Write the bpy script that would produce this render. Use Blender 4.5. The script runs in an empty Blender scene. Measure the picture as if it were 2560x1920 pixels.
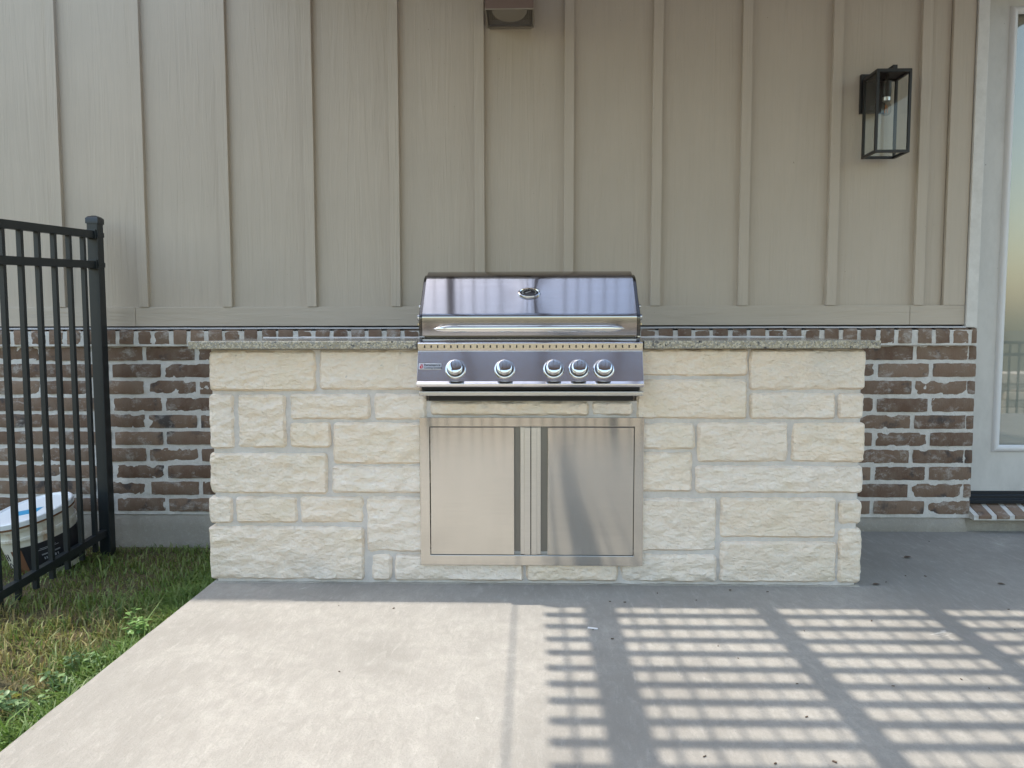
import bpy, math, random
import numpy as np
from mathutils import Vector, Matrix, noise as mn
random.seed(7); np.random.seed(7)
R = math.radians
sc = bpy.context.scene
col = sc.collection

# ------------------------------------------------------------------ camera
cam = bpy.data.objects.new('camera', bpy.data.cameras.new('camera'))
col.objects.link(cam)
CAM_H, CAM_D = 0.9704, 3.6562
yaw, pit, rol = R(1.498), R(4.196), R(-0.108)
fw = Vector((-math.sin(yaw)*math.cos(pit), math.cos(yaw)*math.cos(pit), -math.sin(pit)))
rt = Vector((math.cos(yaw), math.sin(yaw), 0)); up = rt.cross(fw)
r2 = rt*math.cos(rol) + up*math.sin(rol); u2 = -rt*math.sin(rol) + up*math.cos(rol)
m = Matrix((r2, u2, -fw)).transposed().to_4x4(); m.translation = (0, -CAM_D, CAM_H)
cam.matrix_world = m
cam.data.sensor_width = 36; cam.data.lens = 36*1934/2560
cam.data.clip_start = 0.05; cam.data.clip_end = 600
sc.camera = cam

# ------------------------------------------------------------------ light
SUN = Vector((0.46, -0.178, -1.0)).normalized()        # direction the light travels
el = math.asin(-SUN.z); az = math.atan2(-SUN.x, -SUN.y)
w = bpy.data.worlds.new('World'); sc.world = w; w.use_nodes = True
nt = w.node_tree; bg = nt.nodes['Background']
sky = nt.nodes.new('ShaderNodeTexSky'); sky.sky_type = 'NISHITA'; sky.sun_disc = False
sky.sun_elevation = el; sky.sun_rotation = az; sky.air_density = 1.8; sky.dust_density = 2.0; sky.ozone_density = 1.0
nt.links.new(sky.outputs[0], bg.inputs[0]); bg.inputs[1].default_value = 0.15
sl = bpy.data.lights.new('sun', 'SUN'); sl.energy = 2.0; sl.angle = R(0.5); sl.color = (1, 0.93, 0.82)
so = bpy.data.objects.new('sun', sl); col.objects.link(so)
so.rotation_euler = SUN.to_track_quat('-Z', 'Y').to_euler(); so.location = (-3, 2, 8)
vs = sc.view_settings; vs.view_transform = 'Standard'; vs.look = 'None'; vs.gamma = 1; vs.use_curve_mapping = False
vs.exposure = 1.5
sc.cycles.max_bounces = 10; sc.cycles.diffuse_bounces = 5; sc.cycles.glossy_bounces = 5
sc.cycles.transparent_max_bounces = 12; sc.cycles.sample_clamp_indirect = 6
sc.cycles.use_denoising = True

# ------------------------------------------------------------------ material helpers
class M:
    def __init__(s, name):
        s.m = bpy.data.materials.new(name); s.m.use_nodes = True
        s.t = s.m.node_tree; s.b = s.t.nodes['Principled BSDF']
        s.pos = s.t.nodes.new('ShaderNodeNewGeometry').outputs['Position']
    def n(s, kind, **kw):
        nd = s.t.nodes.new(kind)
        for k, v in kw.items(): setattr(nd, k, v)
        return nd
    def l(s, a, b): s.t.links.new(a, b)
    def mapped(s, scale=(1, 1, 1), rot=(0, 0, 0), src=None):
        mp = s.n('ShaderNodeMapping'); mp.inputs['Scale'].default_value = scale; mp.inputs['Rotation'].default_value = rot
        s.l(src or s.pos, mp.inputs['Vector']); return mp.outputs[0]
    def noise(s, scale, detail=4, rough=.55, stretch=(1, 1, 1), rot=(0, 0, 0), dist=0, src=None):
        nd = s.n('ShaderNodeTexNoise'); nd.inputs['Scale'].default_value = scale; nd.inputs['Detail'].default_value = detail
        nd.inputs['Roughness'].default_value = rough; nd.inputs['Distortion'].default_value = dist
        s.l(s.mapped(stretch, rot, src), nd.inputs['Vector']); return nd.outputs['Fac']
    def ramp(s, f, a, b, c0=(0, 0, 0), c1=(1, 1, 1)):
        r = s.n('ShaderNodeValToRGB'); e = r.color_ramp.elements
        e[0].position = a; e[1].position = b; e[0].color = (*c0, 1); e[1].color = (*c1, 1)
        s.l(f, r.inputs[0]); return r.outputs[0]
    def mix(s, f, a, b, mode='MIX'):
        mx = s.n('ShaderNodeMix'); mx.data_type = 'RGBA'; mx.blend_type = mode
        for sock, v in ((mx.inputs[0], f), (mx.inputs[6], a), (mx.inputs[7], b)):
            if hasattr(v, 'links'): s.l(v, sock)
            elif isinstance(v, (int, float)): sock.default_value = v
            else: sock.default_value = (*v, 1)
        return mx.outputs[2]
    def math(s, op, a, b=0.0):
        nd = s.n('ShaderNodeMath'); nd.operation = op
        for sock, v in ((nd.inputs[0], a), (nd.inputs[1], b)):
            if hasattr(v, 'links'): s.l(v, sock)
            else: sock.default_value = v
        return nd.outputs[0]
    def rand(s):
        return s.n('ShaderNodeObjectInfo').outputs['Random']
    def base(s, c):
        if hasattr(c, 'links'): s.l(c, s.b.inputs['Base Color'])
        else: s.b.inputs['Base Color'].default_value = (*c, 1)
        return s
    def rough(s, v):
        if hasattr(v, 'links'): s.l(v, s.b.inputs['Roughness'])
        else: s.b.inputs['Roughness'].default_value = v
        return s
    def set(s, **kw):
        for k, v in kw.items(): s.b.inputs[k.replace('_', ' ')].default_value = v
        return s
    def bump(s, h, dist=.002, strength=1.0):
        bp = s.n('ShaderNodeBump'); bp.inputs['Distance'].default_value = dist; bp.inputs['Strength'].default_value = strength
        s.l(h, bp.inputs['Height'])
        prev = s.b.inputs['Normal'].links
        if prev: s.l(prev[0].from_socket, bp.inputs['Normal'])
        s.l(bp.outputs[0], s.b.inputs['Normal']); return s
def plain(name, c, rough=.5, metal=0.0, **kw):
    k = M(name); k.base(c).rough(rough); k.b.inputs['Metallic'].default_value = metal; k.set(**kw); return k.m

def siding_paint(name, vertical=True, c=(.43, .372, .303)):
    k = M(name)
    st = (1, 1, .035) if vertical else (.05, 1, 1)
    grain = k.noise(85, 3, .6, st, dist=.6)
    broad = k.noise(14, 3, .6, (1, 1, .06) if vertical else (.08, 1, 1), dist=2.5)
    dust = k.noise(2.2, 4, .6)
    cc = k.mix(k.ramp(dust, .35, .7), c, tuple(x*1.07 for x in c))
    cc = k.mix(k.math('MULTIPLY', k.ramp(grain, .25, .5), 1.0), tuple(x*.978 for x in c), cc)
    drip = k.noise(5, 4, .6, (1, 1, .12) if vertical else (.2, 1, 1)); cc = k.mix(k.math('MULTIPLY', k.ramp(drip, .52, .72), .22), cc, tuple(x*.84 for x in c))
    specks = k.noise(60, 2, .7)
    cc = k.mix(k.ramp(specks, .76, .79), cc, tuple(x*.6 for x in c))
    k.base(cc).rough(.62)
    k.bump(grain, .0010, .7); k.bump(k.ramp(broad, .45, .6), .0011, .6)
    return k.m
MAT_SIDE = siding_paint('siding_paint'); MAT_TRIM = siding_paint('trim_paint', False)

def concrete(name, c0, c1, streak=True):
    k = M(name)
    big = k.noise(1.1, 5, .6, dist=.8); mid = k.noise(6, 6, .65, dist=.4); fine = k.noise(150, 4, .7)
    c = k.mix(k.ramp(mid, .3, .7), c0, c1)
    c = k.mix(k.math('MULTIPLY', k.ramp(big, .40, .60), .8), c, tuple(x*.76 for x in c0))
    br = k.noise(40, 5, .75, (1, .25, 1), (0, 0, R(-35)), dist=.5)
    br2 = k.noise(55, 5, .75, (1, .22, 1), (0, 0, R(62)), dist=.5)
    zone = k.ramp(k.noise(1.6, 2, .5), .45, .55)
    strk = k.mix(zone, br, br2)
    c = k.mix(k.math('MULTIPLY', k.ramp(strk, .50, .70), .5), c, tuple(min(1, x*1.16) for x in c1))
    c = k.mix(k.math('MULTIPLY', k.ramp(fine, .5, .7), .5), c, tuple(x*.72 for x in c0))
    mot = k.noise(28, 7, .75, (1, .6, 1), (0, 0, R(25)), dist=.6); c = k.mix(k.math('MULTIPLY', k.ramp(mot, .42, .62), .55), c, tuple(x*.82 for x in c0))
    pink = k.ramp(k.noise(2.7, 3, .6), .66, .74)
    c = k.mix(k.math('MULTIPLY', pink, .25), c, (c1[0]*1.0, c1[1]*.88, c1[2]*.92))
    wht = k.ramp(k.noise(3.1, 5, .7, dist=.6), .68, .73)
    c = k.mix(k.math('MULTIPLY', wht, .45), c, (.80, .78, .74))
    spk = k.ramp(k.noise(95, 1, .5), .78, .8)
    c = k.mix(k.math('MULTIPLY', spk, .6), c, tuple(x*.45 for x in c0))
    vo = k.n('ShaderNodeTexVoronoi'); vo.feature = 'DISTANCE_TO_EDGE'; vo.inputs['Scale'].default_value = .55
    wp = k.n('ShaderNodeVectorMath'); wp.operation = 'ADD'; nz_ = k.n('ShaderNodeTexNoise'); nz_.inputs['Scale'].default_value = 4; nz_.inputs['Detail'].default_value = 6
    sc_ = k.n('ShaderNodeVectorMath'); sc_.operation = 'SCALE'; sc_.inputs['Scale'].default_value = .25; k.l(k.pos, nz_.inputs['Vector']); k.l(nz_.outputs['Color'], sc_.inputs[0]); k.l(k.pos, wp.inputs[0]); k.l(sc_.outputs[0], wp.inputs[1]); k.l(wp.outputs[0], vo.inputs['Vector'])
    crack = k.ramp(vo.outputs['Distance'], 0, .0016, (1, 1, 1), (0, 0, 0))
    c = k.mix(k.math('MULTIPLY', crack, .10), c, tuple(x*.45 for x in c0))
    pits = k.ramp(k.noise(260, 2, .6), .66, .72)
    c = k.mix(k.math('MULTIPLY', pits, .45), c, tuple(x*.55 for x in c0))
    k.base(c).rough(.85); k.bump(k.math('ADD', fine, strk), .0022, .8); k.bump(mid, .004, .35)
    return k.m
MAT_CONC = concrete('patio_concrete', (.292, .275, .248), (.358, .340, .309))
MAT_FOUND = concrete('foundation_concrete', (.36, .33, .285), (.44, .41, .36))

def brick_mat():
    k = M('brown_brick')
    r = k.rand()
    c = k.mix(r, (.12, .070, .046), (.225, .150, .104))
    c = k.mix(k.math('MULTIPLY', k.ramp(k.noise(16, 5, .65, (1, 1, .6)), .4, .7), .6), c, (.225, .175, .135))
    burnt = k.math('MULTIPLY', k.ramp(k.noise(7, 4, .6), .57, .66), .85)
    c = k.mix(burnt, c, (.045, .042, .044))
    smear = k.noise(10, 8, .78, (1, 1, 1.5), dist=.25)
    c = k.mix(k.math('MULTIPLY', k.ramp(smear, .53, .66), .62), c, (.50, .485, .46))
    c = k.mix(k.math('MULTIPLY', k.ramp(k.noise(130, 3, .7), .55, .75), .35), c, (.06, .05, .045))
    k.base(c).rough(.88); k.bump(k.noise(90, 5, .7, (1.5, 1, .5)), .003, .9); return k.m
MAT_BRICK = brick_mat()
def mortar_mat(name, c, amp=.004):
    k = M(name); n = k.noise(35, 6, .7); f = k.noise(220, 3, .6)
    cc = k.mix(k.ramp(n, .3, .7), tuple(x*.88 for x in c), tuple(x*1.08 for x in c))
    k.base(cc).rough(.9); k.bump(n, amp, .8); k.bump(f, .001, .8); return k.m
MAT_MORTAR = mortar_mat('pale_mortar', (.60, .58, .55), .008)
MAT_SMORT = mortar_mat('grey_stone_mortar', (.60, .565, .53), .003)

def stone_mat():
    k = M('cream_limestone')
    r = k.rand()
    c = k.mix(r, (.85, .705, .55), (.85, .74, .63))
    veins = k.noise(24, 6, .7, (1, 1, 2.0), (0, R(35), 0), dist=.8)
    c = k.mix(k.math('MULTIPLY', k.ramp(veins, .45, .68), .5), c, (.84, .79, .71))
    c = k.mix(k.math('MULTIPLY', k.ramp(k.noise(5, 4, .6), .5, .68), .42), c, (.75, .645, .48))
    c = k.mix(k.math('MULTIPLY', k.ramp(k.noise(60, 3, .7), .69, .74), .5), c, (.38, .35, .31))
    fv = k.n('ShaderNodeTexVoronoi'); fv.feature = 'SMOOTH_F1'; fv.inputs['Scale'].default_value = 38; fv.inputs['Smoothness'].default_value = .25
    fw_ = k.n('ShaderNodeVectorMath'); fw_.operation = 'ADD'; fn = k.n('ShaderNodeTexNoise'); fn.inputs['Scale'].default_value = 30; fn.inputs['Detail'].default_value = 4
    fs_ = k.n('ShaderNodeVectorMath'); fs_.operation = 'SCALE'; fs_.inputs['Scale'].default_value = .06; k.l(k.pos, fn.inputs['Vector']); k.l(fn.outputs['Color'], fs_.inputs[0])
    k.l(k.mapped((1, 1, 1.9), (0, R(30), 0)), fw_.inputs[0]); k.l(fs_.outputs[0], fw_.inputs[1]); k.l(fw_.outputs[0], fv.inputs['Vector'])
    k.bump(fv.outputs['Distance'], .0075, .7)
    c = k.mix(k.math('MULTIPLY', k.ramp(k.noise(3.2, 5, .65), .55, .68), .4), c, (.66, .62, .57))
    rust = k.ramp(k.noise(13, 5, .7), .68, .76); c = k.mix(k.math('MULTIPLY', rust, .35), c, (.62, .47, .30))
    k.base(c).rough(.82)
    k.bump(k.noise(48, 8, .74, (1, 1, 2.1), (0, R(32), 0), dist=1.0), .0068, .8); k.bump(k.noise(260, 3, .6), .001, .6)
    return k.m
MAT_STONE = stone_mat()

def steel(name, c=(.60, .60, .61), rough=.2, aniso=.75, grain=1.0, axis='X'):
    k = M(name); k.b.inputs['Metallic'].default_value = 1
    g = k.noise(420, 2, .6, (.012, 1, 1) if axis == 'X' else (1, 1, .012))
    k.base(k.mix(k.ramp(g, .3, .7), tuple(x*.93 for x in c), c))
    k.rough(rough)
    if grain > 1: k.bump(k.noise(3.2, 1, .4, (1, 1, .45)), .02, .10)
    k.set(Anisotropic=aniso)
    tg = k.n('ShaderNodeTangent'); tg.direction_type = 'RADIAL'; tg.axis = 'X' if axis == 'X' else 'Z'
    k.l(tg.outputs[0], k.b.inputs['Tangent'])
    return k.m
MAT_STEEL = steel('brushed_steel'); MAT_LID = steel('lid_steel', (.43, .425, .44), .115, .82, .35)
MAT_DOOR = steel('door_steel', (.68, .66, .615), .10, 1.0, 1.6)
MAT_CHROME = plain('polished_chrome', (.68, .68, .69), .025, 1)
MAT_DARKSTEEL = plain('darkened_steel', (.12, .12, .125), .18, 1)
MAT_BLACKGAP = plain('black_recess', (.012, .012, .013), .6)

def granite():
    k = M('speckled_granite')
    v = k.n('ShaderNodeTexVoronoi'); v.inputs['Scale'].default_value = 210; k.l(k.mapped((1, 1, 1)), v.inputs['Vector'])
    sep = k.n('ShaderNodeSeparateColor'); k.l(v.outputs['Color'], sep.inputs[0])
    c = k.mix(k.ramp(sep.outputs[0], .3, .75), (.30, .27, .205), (.50, .46, .365))
    c = k.mix(k.ramp(sep.outputs[1], .62, .66), c, (.27, .265, .25))
    blob = k.noise(75, 3, .6, dist=.8)
    c = k.mix(k.ramp(blob, .63, .66), c, (.035, .035, .04))
    c = k.mix(k.ramp(k.noise(38, 3, .6), .64, .69), c, (.11, .11, .115))
    k.base(c).rough(.16); return k.m
MAT_GRANITE = granite()

def powder(name, c): 
    k = M(name); k.base(c).rough(.42); k.bump(k.noise(500, 2, .5), .0003, .6); return k.m
MAT_IRON = powder('black_fence_paint', (.0105, .0155, .019)); MAT_LAMP = powder('black_lamp_paint', (.008, .008, .009))

def wood(name, c0, c1, axis):
    k = M(name); st = (.06, 1, 1) if axis == 'X' else (1, .06, 1)
    g = k.noise(45, 4, .6, st, dist=.8)
    c = k.mix(k.ramp(g, .35, .65), c0, c1); c = k.mix(k.rand(), c, c0)
    k.base(c).rough(.7); k.bump(g, .001, .6); return k.m
MAT_RAFTER = wood('stained_rafter_wood', (.10, .06, .045), (.15, .095, .07), 'Y')
MAT_SLAT = wood('stained_slat_wood', (.16, .10, .075), (.22, .15, .11), 'X')

def door_paint():
    k = M('scuffed_door_paint')
    sc1 = k.noise(9, 6, .7, (1, 1, .5)); c = k.mix(k.math('MULTIPLY', k.ramp(sc1, .45, .75), .6), (.54, .525, .50), (.40, .39, .37))
    c = k.mix(k.ramp(k.noise(55, 2, .6), .77, .79), c, (.12, .11, .10))
    k.base(c).rough(.45); k.bump(k.noise(120, 3, .6), .0004, .6); return k.m
MAT_DPAINT = door_paint()
MAT_WHITE = M('white_casing_paint'); MAT_WHITE.base(MAT_WHITE.mix(MAT_WHITE.ramp(MAT_WHITE.noise(18, 5, .7), .35, .7), (.62, .60, .57), (.53, .51, .48))).rough(.5); MAT_WHITE = MAT_WHITE.m
MAT_GLASS = plain('clear_glass', (1, 1, 1), .0, 0); _b = MAT_GLASS.node_tree.nodes['Principled BSDF']; _b.inputs['Transmission Weight'].default_value = 1; _b.inputs['IOR'].default_value = 1.45
def geo_back(k): return k.n('ShaderNodeNewGeometry').outputs['Backfacing']
def thin_glass(name, tint, fres=.5):
    k = M(name); t = k.t
    tr = k.n('ShaderNodeBsdfTransparent'); tr.inputs[0].default_value = (*tint, 1)
    gl = k.n('ShaderNodeBsdfGlossy'); gl.inputs['Roughness'].default_value = .02
    fr = k.n('ShaderNodeFresnel'); fr.inputs[0].default_value = fres
    mx = k.n('ShaderNodeMixShader'); ff = k.math('MULTIPLY', fr.outputs[0], k.math('SUBTRACT', 1.0, geo_back(k))); k.l(ff, mx.inputs[0]); k.l(tr.outputs[0], mx.inputs[1]); k.l(gl.outputs[0], mx.inputs[2])
    k.l(mx.outputs[0], t.nodes['Material Output'].inputs[0]); return k.m
MAT_PANE = thin_glass('lamp_pane_glass', (.96, .965, .955), 1.5); MAT_DPANE = thin_glass('door_pane_glass', (.90, .91, .89), 2.6)

# ------------------------------------------------------------------ mesh helpers
class G:
    def __init__(s): s.v = []; s.f = []; s.mi = []; s.cur = 0
    def add(s, vs, fs):
        o = len(s.v); s.v += [tuple(p) for p in vs]; s.f += [[i+o for i in f] for f in fs]; s.mi += [s.cur]*len(fs); return s
    def box(s, x0, x1, y0, y1, z0, z1):
        return s.add([(x0,y0,z0),(x1,y0,z0),(x1,y1,z0),(x0,y1,z0),(x0,y0,z1),(x1,y0,z1),(x1,y1,z1),(x0,y1,z1)],
                     [(0,3,2,1),(4,5,6,7),(0,1,5,4),(1,2,6,5),(2,3,7,6),(3,0,4,7)])
    def obox(s, c, ax, ay, az, hx, hy, hz):      # oriented box: centre, unit axes, half sizes
        c = Vector(c); vs = []
        for k in (-1, 1):
            for i, j in ((-1,-1),(1,-1),(1,1),(-1,1)): vs.append(c + ax*(i*hx) + ay*(j*hy) + az*(k*hz))
        return s.add(vs, [(0,3,2,1),(4,5,6,7),(0,1,5,4),(1,2,6,5),(2,3,7,6),(3,0,4,7)])
    def prism_x(s, prof, x0, x1, caps=True):     # (y,z) profile, closed, extruded along X
        n = len(prof); vs = [(x0, y, z) for y, z in prof] + [(x1, y, z) for y, z in prof]
        fs = [(i, (i+1) % n, n+(i+1) % n, n+i) for i in range(n)]
        if caps: fs += [tuple(range(n-1, -1, -1)), tuple(range(n, 2*n))]
        return s.add(vs, fs)
    def lathe(s, prof, o, ax, seg=32):           # (radius, height) profile about axis ax at o
        o = Vector(o); ax = Vector(ax).normalized(); a = ax.orthogonal().normalized(); b = ax.cross(a)
        vs = []; fs = []; n = len(prof)
        for k in range(seg):
            t = 2*math.pi*k/seg; d = a*math.cos(t) + b*math.sin(t)
            for r, h in prof: vs.append(o + d*r + ax*h)
        for k in range(seg):
            k2 = (k+1) % seg
            for i in range(n-1): fs.append((k*n+i, k2*n+i, k2*n+i+1, k*n+i+1))
        return s.add(vs, fs)
    def tube(s, pts, r, seg=8):
        pts = [Vector(p) for p in pts]; vs = []; fs = []
        for i, p in enumerate(pts):
            d = (pts[min(i+1, len(pts)-1)] - pts[max(i-1, 0)]).normalized(); a = d.orthogonal().normalized(); b = d.cross(a)
            rr = r[i] if isinstance(r, (list, tuple)) else r
            for k in range(seg):
                t = 2*math.pi*k/seg; vs.append(p + a*(rr*math.cos(t)) + b*(rr*math.sin(t)))
        for i in range(len(pts)-1):
            for k in range(seg):
                k2 = (k+1) % seg; fs.append((i*seg+k, i*seg+k2, (i+1)*seg+k2, (i+1)*seg+k))
        fs += [tuple(range(seg-1, -1, -1)), tuple((len(pts)-1)*seg+k for k in range(seg))]
        return s.add(vs, fs)
def base_of(o):
    while o.parent: o = o.parent
    return o.location
def obj(name, g, mat, parent=None, smooth=None, bevel=0, seg=2, me=None):
    if me is None:
        me = bpy.data.meshes.new(name); off = base_of(parent) if parent else Vector((0, 0, 0))
        me.from_pydata([Vector(v) - off for v in g.v], [], g.f)
        for k in (mat if isinstance(mat, (list, tuple)) else [mat]): me.materials.append(k)
        if isinstance(mat, (list, tuple)): me.polygons.foreach_set('material_index', g.mi)
        if smooth is not None:
            me.shade_smooth(); me.set_sharp_from_angle(angle=R(smooth))
        me.update()
    o = bpy.data.objects.new(name, me); col.objects.link(o)
    if parent: o.parent = parent
    if bevel:
        b = o.modifiers.new('bevel', 'BEVEL'); b.width = bevel; b.segments = seg; b.limit_method = 'ANGLE'; b.harden_normals = False
    return o
def tag(o, label=None, cat=None, group=None, kind=None):
    for k, v in (('label', label), ('category', cat), ('group', group), ('kind', kind)):
        if v: o[k] = v
    return o
def thing(name, loc, label, cat, group=None):
    o = bpy.data.objects.new(name, None); o.location = loc; o.empty_display_size = .1; col.objects.link(o)
    return tag(o, label, cat, group)
def fbm(p, oct=4, lac=2.1, gain=.5):
    v = 0; a = 1; p = Vector(p)
    for _ in range(oct): v += a*mn.noise(p); p = p*lac + Vector((3.1, 1.7, 5.3)); a *= gain
    return v

# =================================================================== SETTING
YI = -0.795          # front plane of the island's stones
YS = 0.0193          # face of the siding
# patio slab
g = G(); nseg = 60; xe = -1.2257
top = []
ys_ = [0.012 - i*(4.9+.012)/nseg for i in range(nseg+1)]
vs = []; fs = []
for i, y in enumerate(ys_):
    e = xe + .0035*mn.noise(Vector((y*6, 1, 0))) + .0015*mn.noise(Vector((y*31, 4, 0)))
    ch = .006 + .003*mn.noise(Vector((y*22, 9, 0)))
    vs += [(e, y, -.13), (e-.0015, y, -ch*1.2), (e+ch*.4, y, -ch*.25), (e+ch, y, 0), (6, y, 0), (6, y, -.13)]
for i in range(nseg):
    for j in range(5): a = i*6+j; b = a+6; fs.append((a, a+1, b+1, b))
fs.append(tuple(range(5, -1, -1))); fs.append(tuple(nseg*6+j for j in range(6)))
g.add(vs, fs); obj('patio', g, MAT_CONC)['kind'] = 'structure'
# lawn soil, one sheet to the horizon
def ground_z(x, y):
    t = min(1, max(0, (-4.7 - y)/1.2)); t = t*t*(3-2*t)
    return -.098 - .36*t + (.012*mn.noise(Vector((x*3, y*3, 0))) if abs(x) < 8 and abs(y) < 8 else 0)
xs_ = [-250, -60, -20, -8, -5] + [-4.2+.2*i for i in range(18)] + [0, 2, 4, 8, 20, 60, 250]
yy_ = [-250, -60, -20, -10, -7] + [-6.2+.2*i for i in range(34)] + [2, 6, 20, 60, 250]
k = M('soil_and_thatch'); n1 = k.noise(14, 5, .7); n2 = k.noise(120, 4, .7)
c = k.mix(k.ramp(n1, .4, .6), (.085, .075, .03), (.16, .115, .055)); c = k.mix(k.ramp(n2, .45, .65), c, (.05, .05, .022))
k.base(c).rough(.95); k.bump(n2, .02, .8); MAT_SOIL = k.m
g = G(); nx = len(xs_)
g.add([(x, y, ground_z(x, y)) for y in yy_ for x in xs_], [(j*nx+i, j*nx+i+1, (j+1)*nx+i+1, (j+1)*nx+i) for j in range(len(yy_)-1) for i in range(nx-1)])
tag(obj('lawn', g, MAT_SOIL, smooth=60), kind='structure')
# concrete foundation under the brick
g = G(); nn = 140; vs = []; fs = []
for i in range(nn+1):
    x = -3.4 + 5.45*i/nn
    a = .004*mn.noise(Vector((x*9, 0, 2)))
    prof = [(.06, -.2), (.004+a, -.2), (.006+a, -.02), (-.004+a*1.5 if x > 1.0 else .006+a, .004), (.006+a*.6, .05), (.012, .066+a), (.06, .068)]
    vs += [(x, y, z) for y, z in prof]
for i in range(nn):
    for j in range(6): a = i*7+j; fs.append((a, a+7, a+8, a+1))
g.add(vs, fs); g.box(2.05, 5.5, .03, .12, -.2, .07)
tag(obj('foundation', g, MAT_FOUND, smooth=50), kind='structure')

# =================================================================== SIDING WALL
wall = thing('siding_wall', (0, YS, .96), 'taupe board and batten siding wall above the brick wainscot', 'wall')
TOP = 5.25
R_edges = [-3.03, -2.628, -2.225, -1.826, -1.424, -1.021, -.620, -.222, .193, .599, 1.005, 1.413, 1.813]
BW = .0445
edges = [-3.4] + R_edges + [1.905]
for i in range(len(edges)-1):
    x0 = edges[i] - (BW*.5 if i else 0); x1 = edges[i+1] - (BW*.5 if i < len(edges)-2 else 0)
    obj('siding_panel', G().box(x0+.0008, x1-.0008, YS, YS+.012, 1.0655, TOP), MAT_SIDE, wall)
for i, x in enumerate(R_edges):
    lean = 0 if i > 20 else [.015, .015, .0149, .006, .0022, -.0005, .0007, .0002, .0014, .0012, -.0023, -.003, -.009][i]*.35
    g = G(); n = 64; vs = []; fs = []
    for j in range(n+1):
        z = 1.0692 + (TOP-1.0692)*j/n; dx = lean*((z-1.85)/1.56) + .0012*mn.noise(Vector((i*7.1, z*2.3, 0)))
        w2 = .0006*mn.noise(Vector((i*3.3, z*9, 5)))
        vs += [(x-BW+dx, YS+.001, z), (x-BW+dx, YS-.0225, z), (x+dx+w2, YS-.0225, z), (x+dx+w2, YS+.001, z)]
    for j in range(n):
        for q in range(4): a = j*4+q; b = j*4+(q+1) % 4; fs.append((a, b, b+4, a+4))
    fs += [(3, 2, 1, 0), tuple(n*4+q for q in range(4))]
    obj('batten', g.add(vs, fs), MAT_SIDE, wall, bevel=.0015)
for x0, x1 in ((-3.4, -1.8935), (-1.8915, 1.7545), (1.7562, 2.0055)):
    obj('trim_board', G().box(x0, x1, YS-.0185, YS+.003, .9785, 1.0685), MAT_TRIM, wall, bevel=.0015)
obj('corner_board', G().box(1.9065, 2.005, YS-.0195, YS+.003, 1.069, TOP), MAT_SIDE, wall, bevel=.0015)
g = G()
n = 90; vs = []; fs = []
for i in range(n+1):
    x = -3.4 + 5.405*i/n; d = .0016*mn.noise(Vector((x*3.1, 0, 0))) + .0012*mn.noise(Vector((x*14, 0, 3)))
    vs += [(x, YS+.01, .9735+d), (x, -.016, .9705+d), (x, -.017, .964+d), (x, YS+.01, .966+d)]
for i in range(n):
    for q in range(4): a = i*4+q; b = i*4+(q+1) % 4; fs.append((a, a+4, b+4, b))
obj('flashing', g.add(vs, fs), plain('pale_flashing', (.42, .41, .42), .45), wall)
obj('drip_gap_shade', G().box(-3.4, 2.004, YS+.0, YS+.02, .9735, .9785), MAT_BLACKGAP, wall)  # black strip painting the shadow line under the trim boards
obj('wall_sheathing', G().box(-3.4, 2.02, YS+.0125, YS+.12, .96, TOP), plain('sheathing', (.2, .18, .15), .9), wall)

# wall beyond the door (out of frame, keeps the sun and sky out)
g = G(); g.box(3.05, 6.0, YS, YS+.12, .07, TOP).box(2.06, 3.05, YS, YS+.12, 2.51, TOP)
tag(obj('house_wall', g, MAT_SIDE), 'plain taupe house wall continuing right of the white door', 'wall')

# =================================================================== BRICK WALL
brick = thing('brick_wall', (0, 0, .07), 'brown brick wainscot with thick pale mortar below the siding', 'wall')
ZR, CH = .888, .08145
BL, BH, BD = .2345, .0635, .05
def brick_mesh(L, H, D, seed, nx=12, nz=4, name='brick'):
    g = G(); vs = []; fs = []
    o = Vector((seed*13.7, seed*5.1, 0))
    def edge(u, v):
        x = (u-.5)*L; z = (v-.5)*H
        bx = abs(u-.5)*2; bz = abs(v-.5)*2
        x += .003*mn.noise(o+Vector((x*40, z*90, 1)))*(1 if bx > .99 else .3)
        z += (.0032*mn.noise(o+Vector((x*34, z*60, 7))) + .0014*mn.noise(o+Vector((x*110, z*60, 9))))*(1 if bz > .99 else .3)
        if bx > .99 and bz > .99: x *= .988; z *= .95
        d = .0022*fbm(o+Vector((x*28, z*40, 3)), 3)
        if bx > .99 or bz > .99: d += .004
        return (x, d, z)
    for j in range(nz+1):
        for i in range(nx+1): vs.append(edge(i/nx, j/nz))
    W = nx+1
    for j in range(nz):
        for i in range(nx): fs.append((j*W+i, j*W+i+1, (j+1)*W+i+1, (j+1)*W+i))
    ring = [i for i in range(W)] + [j*W+nx for j in range(1, nz+1)] + [nz*W+i for i in range(nx-1, -1, -1)] + [j*W for j in range(nz-1, 0, -1)]
    b0 = len(vs); vs += [(vs[i][0], D, vs[i][2]) for i in ring]; n = len(ring)
    for q in range(n): q2 = (q+1) % n; fs.append((ring[q2], ring[q], b0+q, b0+q2))
    g.add(vs, fs)
    me = bpy.data.meshes.new(name); me.from_pydata(g.v, [], g.f); me.materials.append(MAT_BRICK); me.shade_smooth(); me.set_sharp_from_angle(angle=R(45)); me.update()
    return me
BV = [brick_mesh(BL, BH, BD, s) for s in range(9)]
BHALF = [brick_mesh(.062, BH, BD, 30+s, 4, 4) for s in range(3)]
def put(me, x, y, z, ry=0., sx=1., rx=0.):
    o = bpy.data.objects.new('brick', me); col.objects.link(o); o.parent = brick
    o.location = Vector((x, y, z)) - brick.location; o.rotation_euler = (rx, ry, random.uniform(-.008, .008)); o.scale = (sx, 1, 1)
    return o
PER = .2535
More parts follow.
